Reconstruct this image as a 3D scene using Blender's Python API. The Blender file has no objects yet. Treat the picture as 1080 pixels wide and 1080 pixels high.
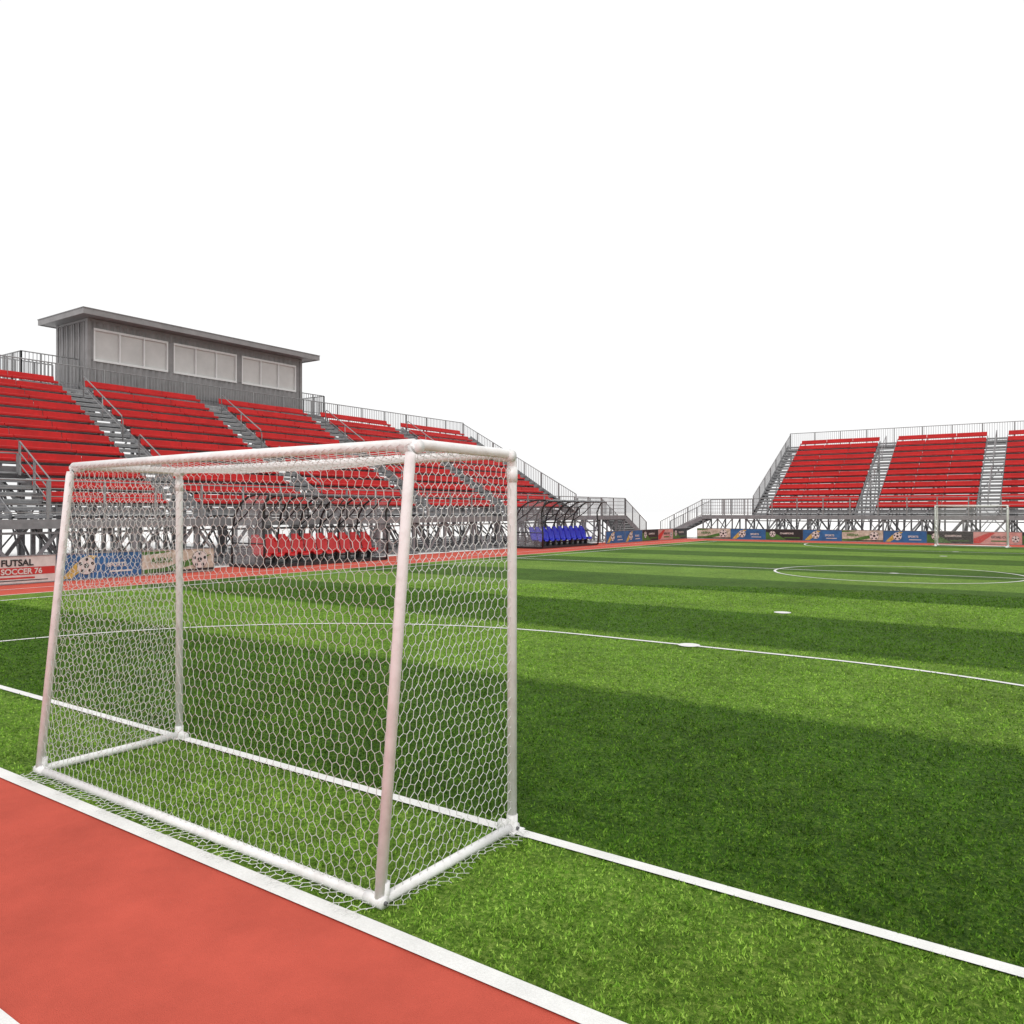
import bpy, math, random
import numpy as np
from mathutils import Vector, Matrix, noise as mnoise
random.seed(4); rng=np.random.default_rng(7)
S=bpy.context.scene
COL=S.collection

# ------------------------------------------------------------------ materials
def newmat(name):
    m=bpy.data.materials.new(name); m.use_nodes=True
    nt=m.node_tree; b=nt.nodes['Principled BSDF']
    return m,nt,b
def M(name,col,rough=.5,metal=0,var=.12,scale=3.0,bump=0,bscale=60,alpha=1,spec=.5,dirt=None,lo=.32,hi=.68,fine=None):
    m,nt,b=newmat(name)
    N=nt.nodes; L=nt.links
    g=N.new('ShaderNodeNewGeometry')
    n=N.new('ShaderNodeTexNoise'); n.inputs['Scale'].default_value=scale; n.inputs['Detail'].default_value=6
    n.inputs['Roughness'].default_value=.65
    L.new(g.outputs['Position'],n.inputs['Vector'])
    r=N.new('ShaderNodeValToRGB')
    c=col
    d=dirt if dirt else tuple(x*(1-var) for x in c)
    u=tuple(min(1,x*(1+var)) for x in c)
    r.color_ramp.elements[0].position=lo; r.color_ramp.elements[0].color=(*d,1)
    r.color_ramp.elements[1].position=hi; r.color_ramp.elements[1].color=(*u,1)
    L.new(n.outputs['Fac'],r.inputs['Fac']); out=r.outputs['Color']
    if fine:
        nf=N.new('ShaderNodeTexNoise'); nf.inputs['Scale'].default_value=fine[0]; nf.inputs['Detail'].default_value=3
        L.new(g.outputs['Position'],nf.inputs['Vector'])
        mr=N.new('ShaderNodeMapRange'); mr.inputs['From Min'].default_value=.3; mr.inputs['From Max'].default_value=.7
        mr.inputs['To Min'].default_value=1-fine[1]; mr.inputs['To Max'].default_value=1+fine[1]
        L.new(nf.outputs['Fac'],mr.inputs['Value'])
        vm=N.new('ShaderNodeVectorMath'); vm.operation='SCALE'; L.new(out,vm.inputs[0]); L.new(mr.outputs[0],vm.inputs['Scale']); out=vm.outputs[0]
    L.new(out,b.inputs['Base Color'])
    b.inputs['Roughness'].default_value=rough; b.inputs['Metallic'].default_value=metal
    b.inputs['Specular IOR Level'].default_value=spec
    if bump:
        n2=N.new('ShaderNodeTexNoise'); n2.inputs['Scale'].default_value=bscale; n2.inputs['Detail'].default_value=4
        L.new(g.outputs['Position'],n2.inputs['Vector'])
        bp=N.new('ShaderNodeBump'); bp.inputs['Strength'].default_value=bump; bp.inputs['Distance'].default_value=.01
        L.new(n2.outputs['Fac'],bp.inputs['Height']); L.new(bp.outputs['Normal'],b.inputs['Normal'])
    if alpha<1: b.inputs['Alpha'].default_value=alpha
    return m

STR=3.3
def grassmat(name,mul,blade):
    m,nt,b=newmat(name); N=nt.nodes; L=nt.links
    g=N.new('ShaderNodeNewGeometry'); sp=N.new('ShaderNodeSeparateXYZ'); L.new(g.outputs['Position'],sp.inputs[0])
    def noise(sc,det=4,ro=.6):
        n=N.new('ShaderNodeTexNoise'); n.inputs['Scale'].default_value=sc; n.inputs['Detail'].default_value=det
        n.inputs['Roughness'].default_value=ro; L.new(g.outputs['Position'],n.inputs['Vector']); return n
    def math_(op,a,bv=None,c=None):
        n=N.new('ShaderNodeMath'); n.operation=op
        for i,v in enumerate((a,bv,c)):
            if v is None: continue
            if isinstance(v,(int,float)): n.inputs[i].default_value=v
            else: L.new(v,n.inputs[i])
        return n.outputs[0]
    w=noise(7,4,.7)
    yy=math_('MULTIPLY_ADD',w.outputs['Fac'],.30,sp.outputs['Y'])
    md=math_('MODULO',math_('ADD',yy,66-.15),2*STR)
    mr=N.new('ShaderNodeMapRange'); L.new(math_('PINGPONG',math_('ADD',md,STR*.5),STR),mr.inputs['Value'])
    mr.inputs['From Min'].default_value=STR*.5-.12; mr.inputs['From Max'].default_value=STR*.5+.12
    mr.inputs['To Min'].default_value=0; mr.inputs['To Max'].default_value=.94
    def ramp(fac,stops):
        r=N.new('ShaderNodeValToRGB'); e=r.color_ramp.elements
        e[0].position=stops[0][0]; e[0].color=(*stops[0][1],1)
        e[1].position=stops[-1][0]; e[1].color=(*stops[-1][1],1)
        for p,c in stops[1:-1]:
            x=e.new(p); x.color=(*c,1)
        L.new(fac,r.inputs['Fac']); return r.outputs['Color']
    k=mul
    nf=noise(38 if not blade else 26,8,.8)
    sc=lambda c,s=1:tuple(x*s*k for x in c)
    light=ramp(nf.outputs['Fac'],[(.34,sc((.030,.084,.006))),(.5,sc((.108,.212,.022))),(.66,sc((.29,.41,.085)))])
    dark =ramp(nf.outputs['Fac'],[(.34,sc((.009,.038,.002))),(.5,sc((.036,.094,.006))),(.66,sc((.125,.215,.026)))])
    mx=N.new('ShaderNodeMixRGB'); L.new(mr.outputs[0],mx.inputs['Fac']); L.new(light,mx.inputs['Color1']); L.new(dark,mx.inputs['Color2'])
    big=noise(.7,5,.65); med=noise(6,5,.7)
    v=math_('ADD',math_('MULTIPLY',big.outputs['Fac'],1.1),math_('MULTIPLY',med.outputs['Fac'],1.5))
    v=math_('ADD',v,-.24)
    mm=N.new('ShaderNodeVectorMath'); mm.operation='SCALE'; L.new(mx.outputs[0],mm.inputs[0]); L.new(v,mm.inputs['Scale'])
    hu=noise(.45,3); mrh=N.new('ShaderNodeMapRange'); mrh.inputs['From Min'].default_value=.45; mrh.inputs['From Max'].default_value=.7
    mrh.inputs['To Min'].default_value=0; mrh.inputs['To Max'].default_value=.6; L.new(hu.outputs['Fac'],mrh.inputs['Value'])
    tn=N.new('ShaderNodeMixRGB'); tn.blend_type='MULTIPLY'; L.new(mrh.outputs[0],tn.inputs['Fac']); L.new(mm.outputs[0],tn.inputs['Color1']); tn.inputs['Color2'].default_value=(1.14,1.06,1.05,1)
    L.new(tn.outputs[0],b.inputs['Base Color'])
    b.inputs['Roughness'].default_value=.75; b.inputs['Specular IOR Level'].default_value=.10
    if not blade:
        nb=noise(120,6,.8); bp=N.new('ShaderNodeBump'); bp.inputs['Strength'].default_value=.8; bp.inputs['Distance'].default_value=.02
        L.new(nb.outputs['Fac'],bp.inputs['Height']); L.new(bp.outputs['Normal'],b.inputs['Normal'])
    return m

GR=grassmat('turf',.95,False); GB=grassmat('turf_blades',1.5,True)
TRACK=M('track_rubber',(.525,.094,.064),.85,0,.13,1.6,.6,220,spec=.1,fine=(260,.10))
LINE=M('line_paint',(.73,.73,.71),.6,0,.07,5,.3,90,fine=(120,.05))
PALE=M('pale_concrete',(.86,.86,.85),.9,0,.03,.5,.1,20)
WHITE=M('white_steel',(.80,.80,.795),.4,0,.03,11,.12,50,dirt=(.70,.685,.675),lo=.3,hi=.55)
NETM=M('net_cord',(.62,.62,.60),.6,0,.08,20)
RED=M('red_plastic',(.46,.012,.012),.5,0,.16,1.2,spec=.25,fine=(9,.08))
STEEL=M('galvanised_steel',(.24,.24,.25),.5,.3,.18,4)
DECK=M('deck_planks',(.30,.30,.305),.55,.3,.2,5)
RAIL=M('rail_steel',(.27,.27,.275),.45,.3,.1,5)
DSTEEL=M('dark_steel',(.13,.13,.135),.55,.3,.2,4)
BOXW=M('container_paint',(.24,.232,.235),.6,.1,.14,2)
BOXD=M('roof_fascia',(.20,.195,.2),.6,.1,.12,2)
GLASS=M('window_pane',(.54,.53,.52),.12,0,.10,.8)
FRAMEW=M('window_frame',(.68,.68,.68),.4,0,.05,3)
BLACK=M('black_frame',(.02,.02,.022),.4,0,.2,5)
POLY=M('polycarbonate',(.45,.46,.48),.12,0,.06,2,alpha=.22)
SRED=M('seat_red',(.50,.010,.012),.35,0,.1,5)
SBLUE=M('seat_blue',(.012,.02,.45),.35,0,.1,5)
PW=M('print_white',(.60,.57,.54),.5,0,.12,6); PR=M('print_red',(.48,.03,.025),.5,0,.15,4)
PB=M('print_blue',(.02,.11,.28),.5,0,.3,3); PK=M('print_black',(.015,.015,.017),.5,0,.3,5)
PBG=M('print_beige',(.52,.48,.40),.5,0,.25,5,dirt=(.30,.26,.19)); PG=M('print_green',(.05,.15,.025),.5,0,.4,6)
PY=M('print_yellow',(.48,.34,.08),.5,0,.4,9); PP=M('print_pink',(.52,.28,.25),.5,0,.25,4)

# ------------------------------------------------------------------ mesh builder
class MB:
    def __init__(s): s.v=[];s.f=[];s.m=[];s.mats=[];s.smooth=[]
    def mi(s,mat):
        if mat not in s.mats: s.mats.append(mat)
        return s.mats.index(mat)
    def add(s,vs,fs,mat,sm=False):
        o=len(s.v); s.v+= [tuple(p) for p in vs]; i=s.mi(mat)
        for f in fs: s.f.append(tuple(o+k for k in f)); s.m.append(i); s.smooth.append(sm)
    def box(s,x0,x1,y0,y1,z0,z1,mat):
        vs=[(x,y,z) for x in(x0,x1) for y in(y0,y1) for z in(z0,z1)]
        s.add(vs,[(0,1,3,2),(4,6,7,5),(0,4,5,1),(2,3,7,6),(0,2,6,4),(1,5,7,3)],mat)
    def beam(s,p,q,w,h,mat):
        p=Vector(p);q=Vector(q);d=(q-p).normalized()
        up=Vector((0,0,1)) if abs(d.z)<.95 else Vector((0,1,0))
        a=d.cross(up).normalized()*w/2; b=a.cross(d).normalized()*h/2
        vs=[p-a-b,p+a-b,p+a+b,p-a+b,q-a-b,q+a-b,q+a+b,q-a+b]
        s.add(vs,[(0,3,2,1),(4,5,6,7),(0,1,5,4),(1,2,6,5),(2,3,7,6),(3,0,4,7)],mat)
    def tube(s,pts,r,mat,n=8,closed=False):
        P=[Vector(p) for p in pts]; rings=[]
        for i,p in enumerate(P):
            if i==0: d=P[1]-P[0]
            elif i==len(P)-1: d=P[-1]-P[-2]
            else: d=(P[i+1]-p).normalized()+(p-P[i-1]).normalized()
            d.normalize()
            ref=Vector((0,0,1)) if abs(d.z)<.9 else Vector((0.3,1,0)).normalized()
            a=d.cross(ref).normalized(); b=a.cross(d).normalized()
            rings.append([p+a*r*math.cos(t*2*math.pi/n)+b*r*math.sin(t*2*math.pi/n) for t in range(n)])
        vs=[v for R in rings for v in R]; fs=[]
        for i in range(len(P)-1):
            for t in range(n):
                t2=(t+1)%n; fs.append((i*n+t,i*n+t2,(i+1)*n+t2,(i+1)*n+t))
        fs.append(tuple(reversed(range(n)))); fs.append(tuple((len(P)-1)*n+t for t in range(n)))
        s.add(vs,fs,mat,n>4)
    def obj(s,name,parent=None):
        me=bpy.data.meshes.new(name); me.from_pydata(s.v,[],s.f)
        for m in s.mats: me.materials.append(m)
        me.polygons.foreach_set('material_index',s.m); me.polygons.foreach_set('use_smooth',s.smooth)
        me.update(); o=bpy.data.objects.new(name,me); COL.objects.link(o)
        if parent: o.parent=parent
        return o
def empty(name,loc,rz=0):
    e=bpy.data.objects.new(name,None); COL.objects.link(e); e.location=loc; e.rotation_euler=(0,0,rz); e.empty_display_size=.3
    return e

# ------------------------------------------------------------------ ground, track, field
def sheet(name,x0,x1,y0,y1,z,mat,parent=None):
    b=MB(); b.add([(x0,y0,z),(x1,y0,z),(x1,y1,z),(x0,y1,z)],[(0,1,2,3)],mat); return b.obj(name,parent)
LEN=41.4; HX=12.9
sheet('ground',-1500,1500,-1500,1500,0,PALE)
EX=13.9; EY0=-1.10; EY1=LEN+1.10
sheet('running_track',-17.6,17.6,-8.0,45.6,.004,TRACK)
sheet('soccer_field',-EX,EX,EY0,EY1,.008,GR)
ml=MB()
def ln(x0,x1,y0,y1,z=.016): ml.add([(x0,y0,z),(x1,y0,z),(x1,y1,z),(x0,y1,z)],[(0,1,2,3)],LINE)
def arc(cx,cy,r,a0,a1,w=.07,z=.016,n=64):
    vs=[];fs=[]
    for i in range(n+1):
        a=a0+(a1-a0)*i/n
        for rr in(r-w/2,r+w/2): vs.append((cx+rr*math.cos(a),cy+rr*math.sin(a),z))
    for i in range(n): fs.append((2*i,2*i+1,2*i+3,2*i+2))
    ml.add(vs,fs,LINE)
def disc(cx,cy,r,z=.018,n=24):
    ml.add([(cx+r*math.cos(2*math.pi*i/n),cy+r*math.sin(2*math.pi*i/n),z) for i in range(n)],[tuple(range(n))],LINE)
W=.075
ln(-HX,HX,-W/2,W/2); ln(-HX,HX,LEN-W/2,LEN+W/2)
ln(-HX,-HX+W,W/2,LEN-W/2); ln(HX-W,HX,W/2,LEN-W/2); ln(-HX+W,HX-W,LEN/2-W/2,LEN/2+W/2,.016)
R=6.15
for cy,sg in((0,1),(LEN,-1)):
    arc(-1.54,cy,R,math.pi-(0.006)*1 if sg>0 else -math.pi+.006,math.pi/2*sg)
    arc(1.54,cy,R,sg*.006,math.pi/2*sg)
    ln(-1.54,1.54,cy+sg*R-W/2,cy+sg*R+W/2)
    disc(0,cy+sg*R,.14,.020); disc(0,cy+sg*10.2,.14)
arc(0,LEN/2,3.15,0,2*math.pi,z=.020,n=128); disc(0,LEN/2,.12,.022)
fm=ml.obj('field_marking')
tl=MB()
def tln(x0,x1,y0,y1,z=.012): tl.add([(x0,y0,z),(x1,y0,z),(x1,y1,z),(x0,y1,z)],[(0,1,2,3)],LINE)
tln(-EX-.09,EX+.09,EY0-.09,EY0)
for k in range(1,5):
    o=k*1.165; tln(-17.6,17.6,EY0-o-.07,EY0-o)
tln(-EX-.06,-EX,EY0,EY1); tln(EX,EX+.06,EY0,EY1); tln(-EX-.06,EX+.06,EY1,EY1+.06)
tln(-EX-1.3,-EX-1.25,EY0-1.1,45.5); tln(EX+1.25,EX+1.3,EY0-1.1,45.5)
tl.obj('track_lane_marking')

CAM=np.array([3.99,-3.50])
def blades():
    n=360000
    yaw=math.radians(125)
    ang=yaw+rng.uniform(-math.radians(50),math.radians(50),n)
    d=1.9+ (rng.random(n)**1.35)*17
    x=CAM[0]+d*np.cos(ang); y=CAM[1]+d*np.sin(ang)
    ok=(y>EY0+.004)&(y<LEN)&(x>-HX+.1)&(x<13)
    line=(np.abs(y)<W/2-.004)
    xe=np.abs(x)
    rr=np.where(xe>1.54,np.hypot(xe-1.54,y),np.abs(y)); line|=np.abs(rr-R)<W/2+.004
    line|=np.hypot(x,y-R)<.14; line|=np.hypot(x,y-10.2)<.14
    ok&=~line
    x=x[ok];y=y[ok];d=d[ok];n=len(x)
    cl=.75+.35*np.sin(x*31+3*np.sin(y*17))*np.sin(y*27+2.5*np.sin(x*13))
    h=rng.uniform(.008,.021,n)*(1+d*.03)*cl; w=rng.uniform(.0020,.0040,n)*(1+d*.16)
    a=rng.uniform(0,2*math.pi,n); lean=rng.uniform(.2,1.1,n)*h; la=rng.uniform(0,2*math.pi,n)
    near=(np.abs(y)<W/2+.02)|(y<EY0+.02); lean=np.where(near,lean*.5,lean); h=np.where(near,h*.75,h)
    v=np.zeros((n,3,3),np.float32)
    v[:,0]=np.stack([x-np.cos(a)*w,y-np.sin(a)*w,np.full(n,.009)],1)
    v[:,1]=np.stack([x+np.cos(a)*w,y+np.sin(a)*w,np.full(n,.009)],1)
    v[:,2]=np.stack([x+np.cos(la)*lean,y+np.sin(la)*lean,.009+h],1)
    me=bpy.data.meshes.new('grass'); me.vertices.add(3*n); me.vertices.foreach_set('co',v.reshape(-1))
    me.loops.add(3*n); me.loops.foreach_set('vertex_index',np.arange(3*n,dtype=np.int32))
    me.polygons.add(n); me.polygons.foreach_set('loop_start',np.arange(0,3*n,3,dtype=np.int32))
    me.polygons.foreach_set('loop_total',np.full(n,3,dtype=np.int32))
    me.materials.append(GB); me.update(); me.validate()
    o=bpy.data.objects.new('grass',me); COL.objects.link(o)
blades()

# ------------------------------------------------------------------ goal
def hexnet(b,quad,w,h,skirt=0,skdir=None,seed=0,cell=.056,r=.0016,sag=None):
    cw=cell; e=.030; s=.019; rowh=e+s
    nx=int(w/cw)+2; ny=int((h+skirt)/rowh)+2
    segs=[]
    def P(i,j,k):
        x=(i+(0.5 if j%2 else 0))*cw; y=-skirt+j*rowh
        return (x,y+(0 if k==0 else e))
    rs=random.Random(seed)
    jit={}
    def J(p):
        key=(round(p[0],3),round(p[1],3))
        if key not in jit: jit[key]=(p[0]+rs.uniform(-.005,.005),p[1]+rs.uniform(-.005,.005))
        return jit[key]
    for j in range(ny):
        for i in range(nx):
            lo=P(i,j,0); hi=P(i,j,1)
            segs.append((lo,hi,1.25))
            if j%2==0:
                n1=P(i-1,j+1,0); n2=P(i,j+1,0)
            else:
                n1=P(i,j+1,0); n2=P(i+1,j+1,0)
            segs.append((hi,n1,1)); segs.append((hi,n2,1))
    T={}
    def map3(p):
        if p in T: return T[p]
        q=J(p); u=min(max(q[0],0),w); v=q[1]
        if v>=0 or skdir is None:
            v=min(max(v,0),h); X=quad(u,v)
            if sag is not None:
                X=X+sag*math.sin(math.pi*u/w)*math.sin(math.pi*v/h)
            nz=mnoise.noise_vector(Vector((u*2.5,v*2.5,seed*7.3)))
            X=X+nz*.014*min(1,6*v/h,6*(h-v)/h,6*u/w,6*(w-u)/w)
        else:
            X=quad(u,0)+skdir*(-v)*(.75+.25*math.sin(u*13)); X.z=.020+.010*abs(math.sin(u*31+v*40))
        T[p]=X; return X
    for p,q,k in segs:
        if (p[0]<-.001 and q[0]<-.001) or (p[0]>w and q[0]>w) or (p[1]>h and q[1]>h): continue
        a=map3(p); c=map3(q)
        if (a-c).length<.004: continue
        d=(c-a).normalized(); ref=Vector((0,0,1)) if abs(d.z)<.9 else Vector((0,1,0))
        A=d.cross(ref).normalized()*r*k; B=A.cross(d)
        A2=-.5*A+.866*B; A3=-.5*A-.866*B
        b.add([a+A,a+A2,a+A3,c+A,c+A2,c+A3],[(0,1,4,3),(1,2,5,4),(2,0,3,5)],NETM)
def goal(name,loc,rz):
    e=empty(name,loc,rz); g=MB(); H=2.03; w=1.54; r=.0255; D=1.0; DT=.80; zb=.032
    def bend(p0,p1,p2,rad=.07,n=5):
        p0,p1,p2=map(Vector,(p0,p1,p2)); a=p1+(p0-p1).normalized()*rad; c=p1+(p2-p1).normalized()*rad
        return [tuple(a.lerp(p1,t).lerp(p1.lerp(c,t),t)) for t in [i/n for i in range(n+1)]]
    for sx in(-1,1):
        x=sx*w
        pts=[(x,0,0)]+bend((x,0,0),(x,0,H),(x,-DT,H))+bend((x,0,H),(x,-DT,H),(x,-D,zb))+[(x,-D,zb)]
        g.tube(pts,r,WHITE,14)
        g.tube([(x,-.005,zb),(x,-D,zb)],r,WHITE,14)
        for (yy,zz) in((0,zb),(-D,zb),(-.03,H-.012),(-DT+.03,H-.012)):
            g.tube([(sx*(w+.030),yy,zz),(sx*(w-.08),yy,zz)],r*1.16,WHITE,14)
        g.tube([(x,0,.0),(x,0,.10)],r*1.16,WHITE,14)
        g.tube([(x,-D+.01,.0),(x,-D+.022,.11)],r*1.16,WHITE,14)
        g.tube([(x,0,H-.15),(x,0,H-.07)],r*1.14,WHITE,14)
        g.box(x-.05,x+.05,-.06,.05,.012,.02,WHITE)
        for (px,py,pz) in((x+sx*.034,0,zb),(x+sx*.034,-D,zb)):
            g.tube([(px-sx*.01,py,pz),(px+sx*.008,py,pz)],.009,DSTEEL,6)
    g.tube([(-w,-.02,H),(w,-.02,H)],r,WHITE,14)
    g.tube([(-w,-DT+.02,H),(0,-DT+.02,H+.006),(w,-DT+.02,H)],r,WHITE,14)
    g.tube([(-w,-D,zb),(w,-D,zb)],r,WHITE,14)
    g.obj('goal_frame',e)
    n=MB()
    bl=math.hypot(D-DT,H-.05)
    hexnet(n,lambda u,v:Vector((-w+u,-D+(D-DT)*v/bl-.01,.04+(H-.04)*v/bl)),2*w,bl,.16,Vector((0,-1,0)),1,sag=Vector((0,.05,0)))
    hexnet(n,lambda u,v:Vector((w+.01,-u*(D+(DT-D)*v/(H-.04)),.04+v)),D,H-.04,.14,Vector((1,0,0)),2,sag=Vector((-.03,0,0)))
    hexnet(n,lambda u,v:Vector((-w-.01,-u*(D+(DT-D)*v/(H-.04)),.04+v)),D,H-.04,.14,Vector((-1,0,0)),3,sag=Vector((.03,0,0)))
    hexnet(n,lambda u,v:Vector((-w+u,-v,H+.0)),2*w,DT,0,None,4,sag=Vector((0,0,-.07)))
    n.obj('goal_net',e)
    return e
goal('soccer_goal',(0,0,0),0)
goal('soccer_goal.001',(0,LEN,0),math.pi)

# ------------------------------------------------------------------ grandstand
NR=12; PIT=.66; RISE=.414; Z0=1.67; DK=1.5
def railing(b,p,q,h=1.05,post=1.8,bal=0,mids=3,r=.024):
    p=Vector(p);q=Vector(q);L=(q-p).length;n=max(1,round(L/post)); Hh=Vector((0,0,h))
    for i in range(n+1):
        a=p.lerp(q,i/n); b.beam(a,a+Hh,.055,.055,RAIL)
    b.tube([p+Hh,q+Hh],r,RAIL,6)
    if bal:
        b.beam(p+Vector((0,0,.1)),q+Vector((0,0,.1)),.035,.035,RAIL)
        m=int(L/bal)
        for i in range(1,m):
            a=p.lerp(q,i/m); b.beam(a+Vector((0,0,.1)),a+Hh,.02,.02,RAIL)
    else:
        for k in range(1,mids+1):
            o=Vector((0,0,h*k/(mids+1))); b.beam(p+o,q+o,.025,.025,RAIL)
def stand(name,loc,rz,L,blocks,left_ext,right_ext,cut=None):
    e=empty(name,loc,rz)
    seats=MB(); dk=MB(); st=MB(); rl=MB()
    for bi,(a0,c) in enumerate(blocks):
        for i in range(NR):
            a=a0
            if cut and bi==cut[0] and i<cut[2]: a=cut[1]
            y=2.05+PIT*i; z=Z0+RISE*i
            n=max(1,round((c-a)/1.75)); wd=(c-a)/n
            for k in range(n):
                x0=a+k*wd+.012; x1=a+(k+1)*wd-.012
                jz=random.uniform(-.006,.006)
                sec=[(y,z+.335),(y-.012,z+.36),(y-.006,z+.42),(y+.03,z+.435),(y+.27,z+.425),(y+.31,z+.46),(y+.345,z+.64),(y+.37,z+.65),(y+.375,z+.635),(y+.335,z+.43),(y+.29,z+.385),(y+.04,z+.39)]
                m=len(sec)
                vs=[(x0,yy,zz+jz) for yy,zz in sec]+[(x1,yy,zz+jz) for yy,zz in sec]
                fs=[(t,(t+1)%m,(t+1)%m+m,t+m) for t in range(m)]
                for off in(0,m):
                    fs+= [(off+0,off+1,off+2,off+3),(off+0,off+3,off+11),(off+3,off+4,off+10,off+11),(off+4,off+5,off+9,off+10),(off+5,off+6,off+7,off+8,off+9)]
                seats.add(vs,fs,RED)
            x=a+.3
            while x<c:
                st.beam((x,y+.16,z),(x,y+.16,z+.385),.05,.05,STEEL); x+=1.5
            dk.box(a-.05,c+.05,y-.42,y-.17,z-.05,z,DECK); dk.box(a-.05,c+.05,y-.15,y+.10,z-.05,z,DECK)
            dk.box(a-.04,c+.04,y+.24,y+.27,z-.02,z+.2,DECK)
    ed=[0]+[v for bl in blocks for v in bl]+[L]
    aisles=[(ed[k],ed[k+1],NR) for k in range(0,len(ed),2) if ed[k+1]-ed[k]>.3]
    if cut: aisles.append((blocks[cut[0]][0],cut[1],cut[2]))
    for (a,c,nr) in aisles:
        for i in range(nr):
            y=2.05+PIT*i-.42; z=Z0+RISE*i
            dk.box(a+.06,c-.06,y,y+.31,z-.045,z,DECK); dk.box(a+.06,c-.06,y+.33,y+.64,z+.162,z+.207,DECK)
            st.box(a+.06,c-.06,y+.005,y+.02,z-.12,z-.047,STEEL); st.box(a+.06,c-.06,y+.335,y+.35,z+.09,z+.16,STEEL)
        if nr==NR:
            for xx in(a+.04,c-.04):
                st.beam((xx,1.6,Z0-.1),(xx,2.05+PIT*(NR)-.4,Z0+RISE*NR-.13),.03,.22,STEEL)
        else:
            railing(rl,(c-.12,1.7,Z0),(c-.12,2.0+PIT*nr-.45,Z0+RISE*nr-.1),1.0,.9,0,2)
            railing(rl,(a+.25,2.0+PIT*nr-.3,Z0+RISE*nr),(c-.12,2.0+PIT*nr-.3,Z0+RISE*nr),.55,.8,0,1)
        if nr==NR and a>0.01 and c<L-.01:
            xm=(a+c)/2
            for (i0,i1) in((.6,4.6),(6.2,10.4)):
                f=lambda i,hh:(xm,1.75+PIT*i,Z0+RISE*i+hh)
                pts=[f(i0,0),f(i0,.75),f(i0+.12,.9),f(i1-.12,.9),f(i1,.8),f(i1,0)]
                rl.tube(pts,.024,RAIL,6)
                rl.tube([f(i0,.45),f(i1,.45)],.016,RAIL,6)
                rl.tube([f((i0+i1)/2,0),f((i0+i1)/2,.9)],.02,RAIL,6)
    x0=-left_ext; x1=L+right_ext
    yb=1.6
    for k in range(6):
        dk.box(x0,x1,.02+k*.265,.02+k*.265+.25,DK-.05,DK,DECK)
    st.box(x0,x1,-.03,.015,DK-.22,DK+.03,STEEL); st.box(x0,x1,yb,yb+.05,DK-.22,DK-.06,STEEL)
    yt=2.05+PIT*(NR-1)+.4; zt=Z0+RISE*(NR-1)
    dk.box(0,L,yt,yt+.42,zt-.05,zt,DECK); st.box(0,L,yt+.42,yt+.46,zt-.2,zt+.1,STEEL)
    YB=yt+.44
    n=round(L/2.0)
    for i in range(n+1):
        x=L*i/n; x=min(max(x,.08),L-.08)
        st.beam((x,1.6,Z0-.2),(x,YB,zt-.12),.09,.14,STEEL)
        for yy in(.1,1.75,4.5,7.2,YB-.08):
            zz=DK-.06 if yy<1.7 else Z0-.2+(yy-1.6)/(YB-1.6)*(zt-.12-Z0+.2)
            st.beam((x,yy,0.03),(x,yy,zz),.10,.10,STEEL)
            st.box(x-.15,x+.15,yy-.15,yy+.15,.004,.03,DSTEEL)
        st.beam((x,.1,.18),(x,YB-.08,.18),.06,.06,STEEL)
        st.beam((x,.1,DK-.15),(x,1.75,DK-.15),.07,.1,STEEL)
        st.beam((x,.1,.18),(x,1.75,DK-.2),.05,.05,STEEL)
        st.beam((x,1.75,.25),(x,4.5,2.9),.05,.05,STEEL); st.beam((x,4.5,.25),(x,7.2,4.4),.05,.05,STEEL)
        st.beam((x,7.2,.25),(x,YB-.1,5.7),.05,.05,STEEL); st.beam((x,4.5,2.0),(x,YB-.1,2.0),.05,.05,STEEL)
        if i<n:
            xn=min(L*(i+1)/n,L-.08); xm=(x+xn)/2
            for yy,hh in((.14,DK-.24),(1.8,DK-.1)):
                st.beam((xm,yy,.08),(x+.04,yy,hh),.06,.09,STEEL); st.beam((xm,yy+.002,.08),(xn-.04,yy+.002,hh),.06,.09,STEEL)
            if i%2==0:
                st.beam((x,YB-.03,.2),(xn,YB-.03,3.0),.04,.04,STEEL); st.beam((xn,YB-.05,.2),(x,YB-.05,3.0),.04,.04,STEEL)
                st.beam((x,YB-.03,3.0),(xn,YB-.03,5.8),.04,.04,STEEL); st.beam((xn,YB-.05,3.0),(x,YB-.05,5.8),.04,.04,STEEL)
                st.beam((x,4.54,.2),(xn,4.54,2.7),.04,.04,STEEL); st.beam((xn,4.56,.2),(x,4.56,2.7),.04,.04,STEEL)
    for yy,zz in((.1,DK-.33),(1.8,.22),(4.5,1.95),(7.2,2.9),(YB-.12,3.0)):
        st.beam((0.1,yy,zz),(L-.1,yy,zz),.06,.06,STEEL)
    for i in range(0,NR,1):
        st.beam((.05,2.05+PIT*i-.16,Z0+RISE*i-.1),(L-.05,2.05+PIT*i-.16,Z0+RISE*i-.1),.05,.08,STEEL)
    railing(rl,(x0,.03,DK),(x1,.03,DK),1.05,1.5,0,4,.024)
    railing(rl,(0,YB,zt),(L,YB,zt),1.25,1.8,.14)
    for xx in(.03,L-.03):
        railing(rl,(xx,1.7,Z0-.1),(xx,YB,zt),1.2,1.4,.14)
        st.beam((xx,1.6,Z0-.1),(xx,YB,zt-.0),.05,.25,STEEL)
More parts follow.
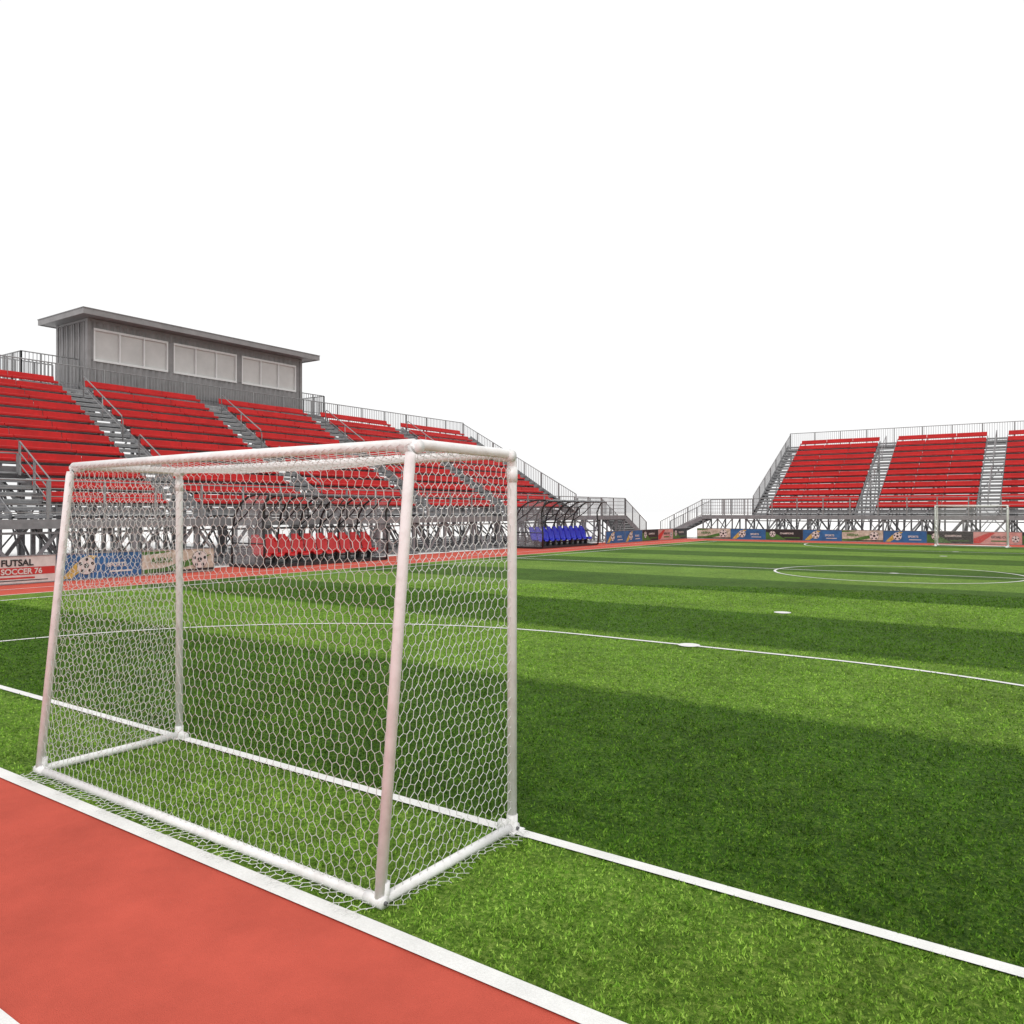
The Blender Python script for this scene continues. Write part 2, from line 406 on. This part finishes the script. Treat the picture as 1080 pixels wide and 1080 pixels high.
    for sg,xe,ext in((-1,x0,left_ext),(1,x1,right_ext)):
        if ext<=0: continue
        base=0 if sg<0 else L
        railing(rl,(base,1.62,DK),(xe,1.62,DK),1.05,1.4,.14)
        railing(rl,(base,.05,DK),(xe,.05,DK),1.05,1.4,.14)
        xs=np.linspace(base+sg*.8,xe-sg*.06,3)
        for xx in xs:
            for yy in(.1,1.55): st.beam((xx,yy,0),(xx,yy,DK-.06),.08,.08,STEEL)
            st.beam((xx,.1,.2),(xx,1.55,DK-.2),.05,.05,STEEL)
        for k in range(2):
            st.beam((xs[k],.1,.1),(xs[k+1],.1,DK-.2),.05,.05,STEEL); st.beam((xs[k+1],.12,.1),(xs[k],.12,DK-.2),.05,.05,STEEL)
        ns=9; run=2.9
        for k in range(ns):
            z=DK-(k+1)*DK/(ns+.0)*.98; xa=xe+sg*(run*k/ns)
            dk.box(min(xa,xa+sg*.31),max(xa,xa+sg*.31),.05,1.57,z-.04,z,DECK)
            st.box(min(xa+sg*.30,xa+sg*.32),max(xa+sg*.30,xa+sg*.32),.05,1.57,max(.01,z-.15),z-.04,STEEL)
        for yy in(.02,1.60):
            st.beam((xe,yy,DK-.15),(xe+sg*run,yy,.03),.04,.26,STEEL)
            railing(rl,(xe,yy,DK-.05),(xe+sg*run,yy,.05),1.05,1.0,.14)
    seats.obj('bench_seats',e); dk.obj('deck_boards',e); st.obj('support_frame',e); rl.obj('railings',e)
    return e
def blk(ais,L,w=1.15,m=.95):
    out=[];p=m
    for a in ais: out.append((p,a-w/2)); p=a+w/2
    out.append((p,L-m)); return out
LY0=-.9
aL=[a-LY0 for a in(5.9,11.9,17.9,23.9,29.9)]
stand('grandstand',(-18.0,LY0,0),math.pi/2,37.8,blk(aL,37.8),0,3.0,cut=(1,7.6-LY0,3))
aF=[6.75,13.1,19.4]
stand('grandstand.001',(-12.85,46.1,0),0,26.2,blk(aF,26.2),2.8,2.8)

# ------------------------------------------------------------------ press box
def pressbox():
    e=empty('press_box',(-28.6,13.1,0),math.pi/2)
    b=MB(); L=10.85; D=2.45; zb=6.85; zt=9.58
    def corr(p,q,z0,z1,nrm,per=.28,dep=.035,mat=BOXW):
        p=Vector(p);q=Vector(q);Ln=(q-p).length;n=max(1,round(Ln/per));d=(q-p)/n;nv=Vector(nrm)*dep
        pts=[]
        for i in range(n):
            a=p+d*i; pts+=[a,a+d*.35,a+d*.5+nv,a+d*.85+nv]
        pts.append(q)
        vs=[(t.x,t.y,z0) for t in pts]+[(t.x,t.y,z1) for t in pts]; m=len(pts)
        b.add(vs,[(i,i+1,i+1+m,i+m) for i in range(m-1)],mat)
    win=[(.22,3.42),(3.75,6.95),(7.3,10.5)]; wz0,wz1=7.92,9.17
    corr((0.06,0,0),(L-.06,0,0),zb+.16,wz0,(0,-1,0)); corr((.06,0,0),(L-.06,0,0),wz1,zt-.08,(0,-1,0))
    prev=.06
    for a,c in win+[(L-.06,0)]:
        if a-prev>.05: b.box(prev,a,-.03,.03,wz0,wz1,BOXW)
        prev=c
    corr((L-.06,D,0),(.06,D,0),zb+.16,zt-.08,(0,1,0))
    corr((0,D-.06,0),(0,.06,0),zb+.16,zt-.08,(-1,0,0),.2,.05); corr((L,.06,0),(L,D-.06,0),zb+.16,zt-.08,(1,0,0),.2,.05)
    for yy in(.55,.95,1.5,1.9): b.tube([(-.09,yy,zb+.2),(-.09,yy,zt-.12)],.02,BOXD,6)
    for xx in(0,L):
        for yy in(0,D): b.box(xx-.07,xx+.07,yy-.07,yy+.07,zb,zt,BOXW)
    for yy in(0,D):
        b.box(.07,L-.07,yy-.055,yy+.055,zb,zb+.16,BOXD); b.box(.07,L-.07,yy-.05,yy+.05,zt-.1,zt,BOXW)
    for xx in(0,L):
        b.box(xx-.055,xx+.055,.07,D-.07,zb,zb+.16,BOXD); b.box(xx-.05,xx+.05,.07,D-.07,zt-.1,zt,BOXW)
    b.box(0.1,L-.1,.1,D-.1,zb+.05,zb+.1,BOXD)
    b.obj('walls',e)
    r=MB(); r.box(-.55,L+.55,-.75,D+.45,zt+.01,zt+.05,BOXD)
    r.box(-.6,L+.6,-.8,-.752,zt-.02,zt+.2,BOXW); r.box(-.6,L+.6,D+.452,D+.5,zt-.02,zt+.2,BOXW)
    r.box(-.6,-.552,-.75,D+.45,zt-.02,zt+.2,BOXW); r.box(L+.552,L+.6,-.75,D+.45,zt-.02,zt+.2,BOXW)
    r.box(-.62,L+.62,-.82,D+.52,zt+.202,zt+.235,BOXD)
    r.obj('roof',e)
    w=MB()
    for a,c in win:
        w.box(a,c,.02,.04,wz0,wz1,GLASS)
        for (x0,x1,z0,z1) in((a-.03,c+.03,wz0-.05,wz0+.04),(a-.03,c+.03,wz1-.04,wz1+.05)): w.box(x0,x1,-.07,.018,z0,z1,FRAMEW)
        n=3
        for k in range(n+1):
            x=a+(c-a)*k/n; w.box(x-.03,x+.03,-.065,.017,wz0+.04,wz1-.04,FRAMEW)
    w.obj('windows',e)
    s=MB()
    for x in np.linspace(.1,L-.1,6):
        for yy in(.15,D-.15): s.beam((x,yy,0),(x,yy,zb-.2),.14,.14,STEEL)
        s.beam((x,.15,.2),(x,D-.15,3.2),.06,.06,STEEL); s.beam((x,D-.15,3.2),(x,.15,6.2),.06,.06,STEEL)
    s.box(-.2,L+1.6,-.02,D+.05,zb-.2,zb-.01,STEEL)
    railing(s,(L+.1,-.0,zb),(L+1.6,-.0,zb),1.05,.8,.14); railing(s,(L+1.6,0,zb),(L+1.6,D,zb),1.05,.8,.14)
    s.box(-2.4,-.2,.3,D,zb-.2,zb-.05,STEEL)
    railing(s,(-2.4,.3,zb-.05),(-.25,.3,zb-.05),1.1,.8,.14); railing(s,(-2.4,D,zb-.05),(-.25,D,zb-.05),1.1,.8,.14); railing(s,(-2.4,.3,zb-.05),(-2.4,D,zb-.05),1.1,.8,.14)
    for x in(-2.3,-.4):
        for yy in(.4,D-.1): s.beam((x,yy,0),(x,yy,zb-.2),.12,.12,STEEL)
    s.obj('platform',e)
pressbox()

# ------------------------------------------------------------------ dugouts
def dug_seat(b,x,mat):
    prof=[(-.26,.40,.36),(-.24,.44,.42),(-.05,.42,.44),(.10,.42,.43),(.17,.50,.42),(.21,.66,.46),(.25,.86,.47),(.28,1.0,.36),(.30,1.08,.28),(.31,1.15,.24)]
    K=[-.5,-.38,0,.38,.5]; up=[.075,.015,0,.015,.075]
    vs=[];fs=[]
    for off in(0,.035):
        for i,(y,z,w) in enumerate(prof):
            bl=1 if i<8 else .3
            ny,nz=(0,1) if i<4 else (-1,.15)
            for k,u in zip(K,up):
                vs.append((x+k*w,y+ny*u*bl-ny*off*1.0,(z+nz*u*bl-nz*off)*.88))
    n=len(prof);m=5
    for s in(0,1):
        for i in range(n-1):
            for k in range(m-1):
                a=s*n*m+i*m+k; f=(a,a+1,a+m+1,a+m); fs.append(f if s==0 else f[::-1])
    for i in range(n-1):
        for k in(0,m-1):
            a=i*m+k; fs.append((a,a+m,a+m+n*m,a+n*m))
    for i in(0,n-1):
        for k in range(m-1):
            a=i*m+k; fs.append((a,a+1,a+1+n*m,a+n*m))
    b.add(vs,fs,mat)
    b.box(x-.05,x+.05,-.08,.08,.12,.335,BLACK); b.box(x-.19,x+.19,-.14,.14,.10,.12,BLACK)
def dugout(name,loc,mat,L=5.3,n=10):
    e=empty(name,loc,math.pi/2); f=MB(); s=MB(); g=MB()
    P=[(1.0,.05),(1.02,.6),(.98,1.2),(.86,1.62),(.6,1.97),(.25,2.17),(-.2,2.27),(-.7,2.27),(-1.05,2.2)]
    nr=7
    for i in range(nr):
        x=L*i/(nr-1)
        f.tube([(x,y,z) for y,z in P],.036,BLACK,6)
        f.beam((x,.55,1.93),(x,.55,1.5),.03,.03,BLACK); f.tube([(x,.98,1.25),(x,.3,1.66),(x,-.35,2.24)],.022,BLACK,6)
    for x in(0,L):
        f.tube([(x,-.55,.05),(x,-.58,.7),(x,-.52,1.25),(x,-.5,1.7),(x,-.62,2.0),(x,-.8,2.26)],.04,BLACK,6)
        f.tube([(x,1.0,.75),(x,-.58,.75)],.022,BLACK,6)
        y0=[-.55,-.58,-.52,-.5,-.62,-.8]; zz=[.1,.7,1.25,1.7,2.0,2.25]; yb=[1.0,1.0,.97,.8,.55,-.2]
        vs=[(x+.004,a,z) for a,z in zip(y0,zz)]+[(x+.004,a,z) for a,z in zip(yb,zz)]
        g.add(vs,[(i,i+1,i+7,i+6) for i in range(5)],POLY)
    for (y,z) in(P[2],P[4],P[6],P[8],P[1]): f.tube([(0,y,z),(L,y,z)],.026,BLACK,6)
    vs=[(x,y+.01,z+.035) for x in(.0,L) for y,z in P]; m=len(P)
    g.add(vs,[(i,i+1,i+1+m,i+m) for i in range(m-1)],POLY)
    f.box(-.06,L+.06,-.50,1.08,.01,.10,BLACK)
    f.beam((.1,0,.26),(L-.1,0,.26),.07,.05,BLACK)
    for i in range(n): dug_seat(s,.32+(L-.64)*i/(n-1),mat)
    f.obj('frame',e); s.obj('seats',e); g.obj('canopy',e)
dugout('dugout',(-16.55,11.95,0),SRED)
dugout('dugout.001',(-16.55,27.5,0),SBLUE)

# ------------------------------------------------------------------ advertising boards
def text_mesh(txt,size):
    c=bpy.data.curves.new('t','FONT'); c.body=txt; c.size=size; c.offset=size*.03
    o=bpy.data.objects.new('t',c); COL.objects.link(o); bpy.context.view_layer.update()
    dg=bpy.context.evaluated_depsgraph_get(); me=bpy.data.meshes.new_from_object(o.evaluated_get(dg))
    vs=[v.co.copy() for v in me.vertices]; fs=[tuple(p.vertices) for p in me.polygons]
    bpy.data.objects.remove(o); return vs,fs
TX={k:text_mesh(k,s) for k,s in(('FUTSAL',.21),('SOCCER 76',.18),('GOAL CUP',.17),('SPORTS',.15),('CHAMPIONS',.14),('ARENA',.2))}
BL=2.18; BH=.66
def board(kind):
    b=MB(); y=-.02
    base={'w':PW,'b':PB,'o':PBG,'k':PK,'p':PP}[kind]
    b.box(0,BL,-.02,.02,.03,BH,base)
    for x0,x1,z0,z1 in((-.015,BL+.015,BH+.001,BH+.025),(-.015,BL+.015,.005,.029)): b.box(x0,x1,-.032,.03,z0,z1,STEEL)
    b.box(-.015,-.001,-.03,.028,.03,BH,STEEL); b.box(BL+.001,BL+.015,-.03,.028,.03,BH,STEEL)
    for x in(.3,BL-.3): b.beam((x,.03,BH-.1),(x,.4,.02),.03,.03,STEEL)
    def poly(pts,mat,o): b.add([(px,y-o,pz) for px,pz in pts],[tuple(range(len(pts)))],mat)
    def txt(k,x,z,mat,o=.012):
        vs,fs=TX[k]; b.add([(v.x+x,y-o,v.y+z) for v in vs],fs,mat)
    def ball(cx,cz,r,o=.010):
        n=24; poly([(cx+r*1.05*math.cos(2*math.pi*i/n),cz+r*1.05*math.sin(2*math.pi*i/n)) for i in range(n)],PK,o)
        poly([(cx+r*math.cos(2*math.pi*i/n),cz+r*math.sin(2*math.pi*i/n)) for i in range(n)],PW,o+.003)
        pent=lambda ax,az,rr,ph:[(ax+rr*math.cos(ph+2*math.pi*i/5),az+rr*math.sin(ph+2*math.pi*i/5)) for i in range(5)]
        poly(pent(cx,cz,r*.33,.3),PK,o+.006)
        for i in range(5):
            a=.3+2*math.pi*i/5; poly(pent(cx+r*.72*math.cos(a),cz+r*.72*math.sin(a),r*.22,a+math.pi),PK,o+.006)
    if kind=='w':
        poly([(.72,.22),(2.16,.22),(2.16,.40),(.62,.40)],PR,.004); txt('FUTSAL',.95,.44,PK); txt('SOCCER 76',.95,.245,PW)
        ball(.36,.36,.2); poly([(.9,.08),(2.0,.08),(2.0,.10),(.9,.10)],PK,.004); poly([(.9,.13),(1.7,.13),(1.7,.17),(.9,.17)],PR,.004)
    elif kind=='b':
        poly([(.1,.05),(.35,.05),(.7,.3),(1.0,.6),(.8,.62),(.45,.42)],PY,.004); ball(.72,.36,.22)
        poly([(1.3,.16),(1.9,.16),(1.92,.2),(1.32,.2)],PW,.004); txt('SPORTS',1.25,.3,PW)
    elif kind=='o':
        poly([(.0,.05),(.9,.08),(1.5,.22),(2.1,.5),(1.3,.36),(.6,.18),(0,.16)],PG,.004); poly([(0,.55),(.5,.58),(.9,.64),(0,.64)],PG,.004)
        poly([(0,.05),(2.18,.05),(2.18,.12),(1.0,.10)],PK,.007); ball(1.72,.36,.24); txt('ARENA',.25,.33,PG)
    elif kind=='k':
        poly([(.0,.05),(1.2,.05),(.7,.35),(0,.5)],PG,.004); ball(.4,.38,.18); txt('CHAMPIONS',.85,.38,PW); poly([(1.1,.14),(2.0,.14),(2.0,.2),(1.1,.2)],PG,.004)
    else:
        poly([(0,.3),(.7,.62),(1.0,.62),(.3,.05),(0,.05)],PR,.004); txt('GOAL CUP',.8,.34,PK); ball(1.9,.3,.17); poly([(.8,.15),(1.6,.15),(1.6,.22),(.8,.22)],PG,.004)
    o=b.obj('tmp'); me=o.data; bpy.data.objects.remove(o); me.name='board_'+kind; return me
BM={k:board(k) for k in 'wbokp'}
cnt=0
def put(kind,loc,rz):
    global cnt
    nm='advertising_board' if cnt==0 else 'advertising_board.%03d'%cnt; cnt+=1
    o=bpy.data.objects.new(nm,BM[kind]); COL.objects.link(o); o.location=loc; o.rotation_euler=(0,0,rz)
for i,k in enumerate('kpwbo'): put(k,(-16.4,-.5+2.2*i,.006),math.pi/2)
for i,k in enumerate('bbkpk'): put(k,(-16.4,34.6+2.2*i-.2,.006),math.pi/2)
seq='obkbobkpkbobok'
for i in range(14): put(seq[i],(-15.6+2.2*i,45.25,.006),0)

# ------------------------------------------------------------------ light, world, camera
EL=math.radians(52)
sd=Vector((math.cos(EL)*math.sin(math.radians(150)),math.cos(EL)*math.cos(math.radians(150)),math.sin(EL)))
sun=bpy.data.lights.new('sun','SUN'); sun.energy=1.2; sun.angle=math.radians(20); sun.color=(1,.97,.93)
so=bpy.data.objects.new('sun',sun); COL.objects.link(so); so.rotation_euler=sd.to_track_quat('Z','Y').to_euler()
w=bpy.data.worlds.new('World'); S.world=w; w.use_nodes=True; nt=w.node_tree; N=nt.nodes; L=nt.links
bg=N['Background']; sky=N.new('ShaderNodeTexSky'); sky.sky_type='NISHITA'; sky.sun_disc=False
sky.sun_elevation=EL; sky.sun_rotation=math.radians(150); sky.dust_density=4
hs=N.new('ShaderNodeHueSaturation'); hs.inputs['Saturation'].default_value=.12; L.new(sky.outputs[0],hs.inputs['Color'])
ad=N.new('ShaderNodeMixRGB'); ad.blend_type='MIX'; ad.inputs[0].default_value=.88; L.new(hs.outputs[0],ad.inputs[1]); ad.inputs[2].default_value=(11.2,11.2,11.2,1)
L.new(ad.outputs[0],bg.inputs['Color']); bg.inputs['Strength'].default_value=.10
cd=bpy.data.cameras.new('camera'); cd.lens=28; cd.sensor_width=36; cd.clip_end=4000; cd.clip_start=.05
co=bpy.data.objects.new('camera',cd); COL.objects.link(co); co.location=(3.99,-3.50,1.72)
co.rotation_euler=(math.radians(90),0,math.radians(35)); S.camera=co
S.view_settings.view_transform='Standard'; S.view_settings.look='None'; S.view_settings.exposure=0
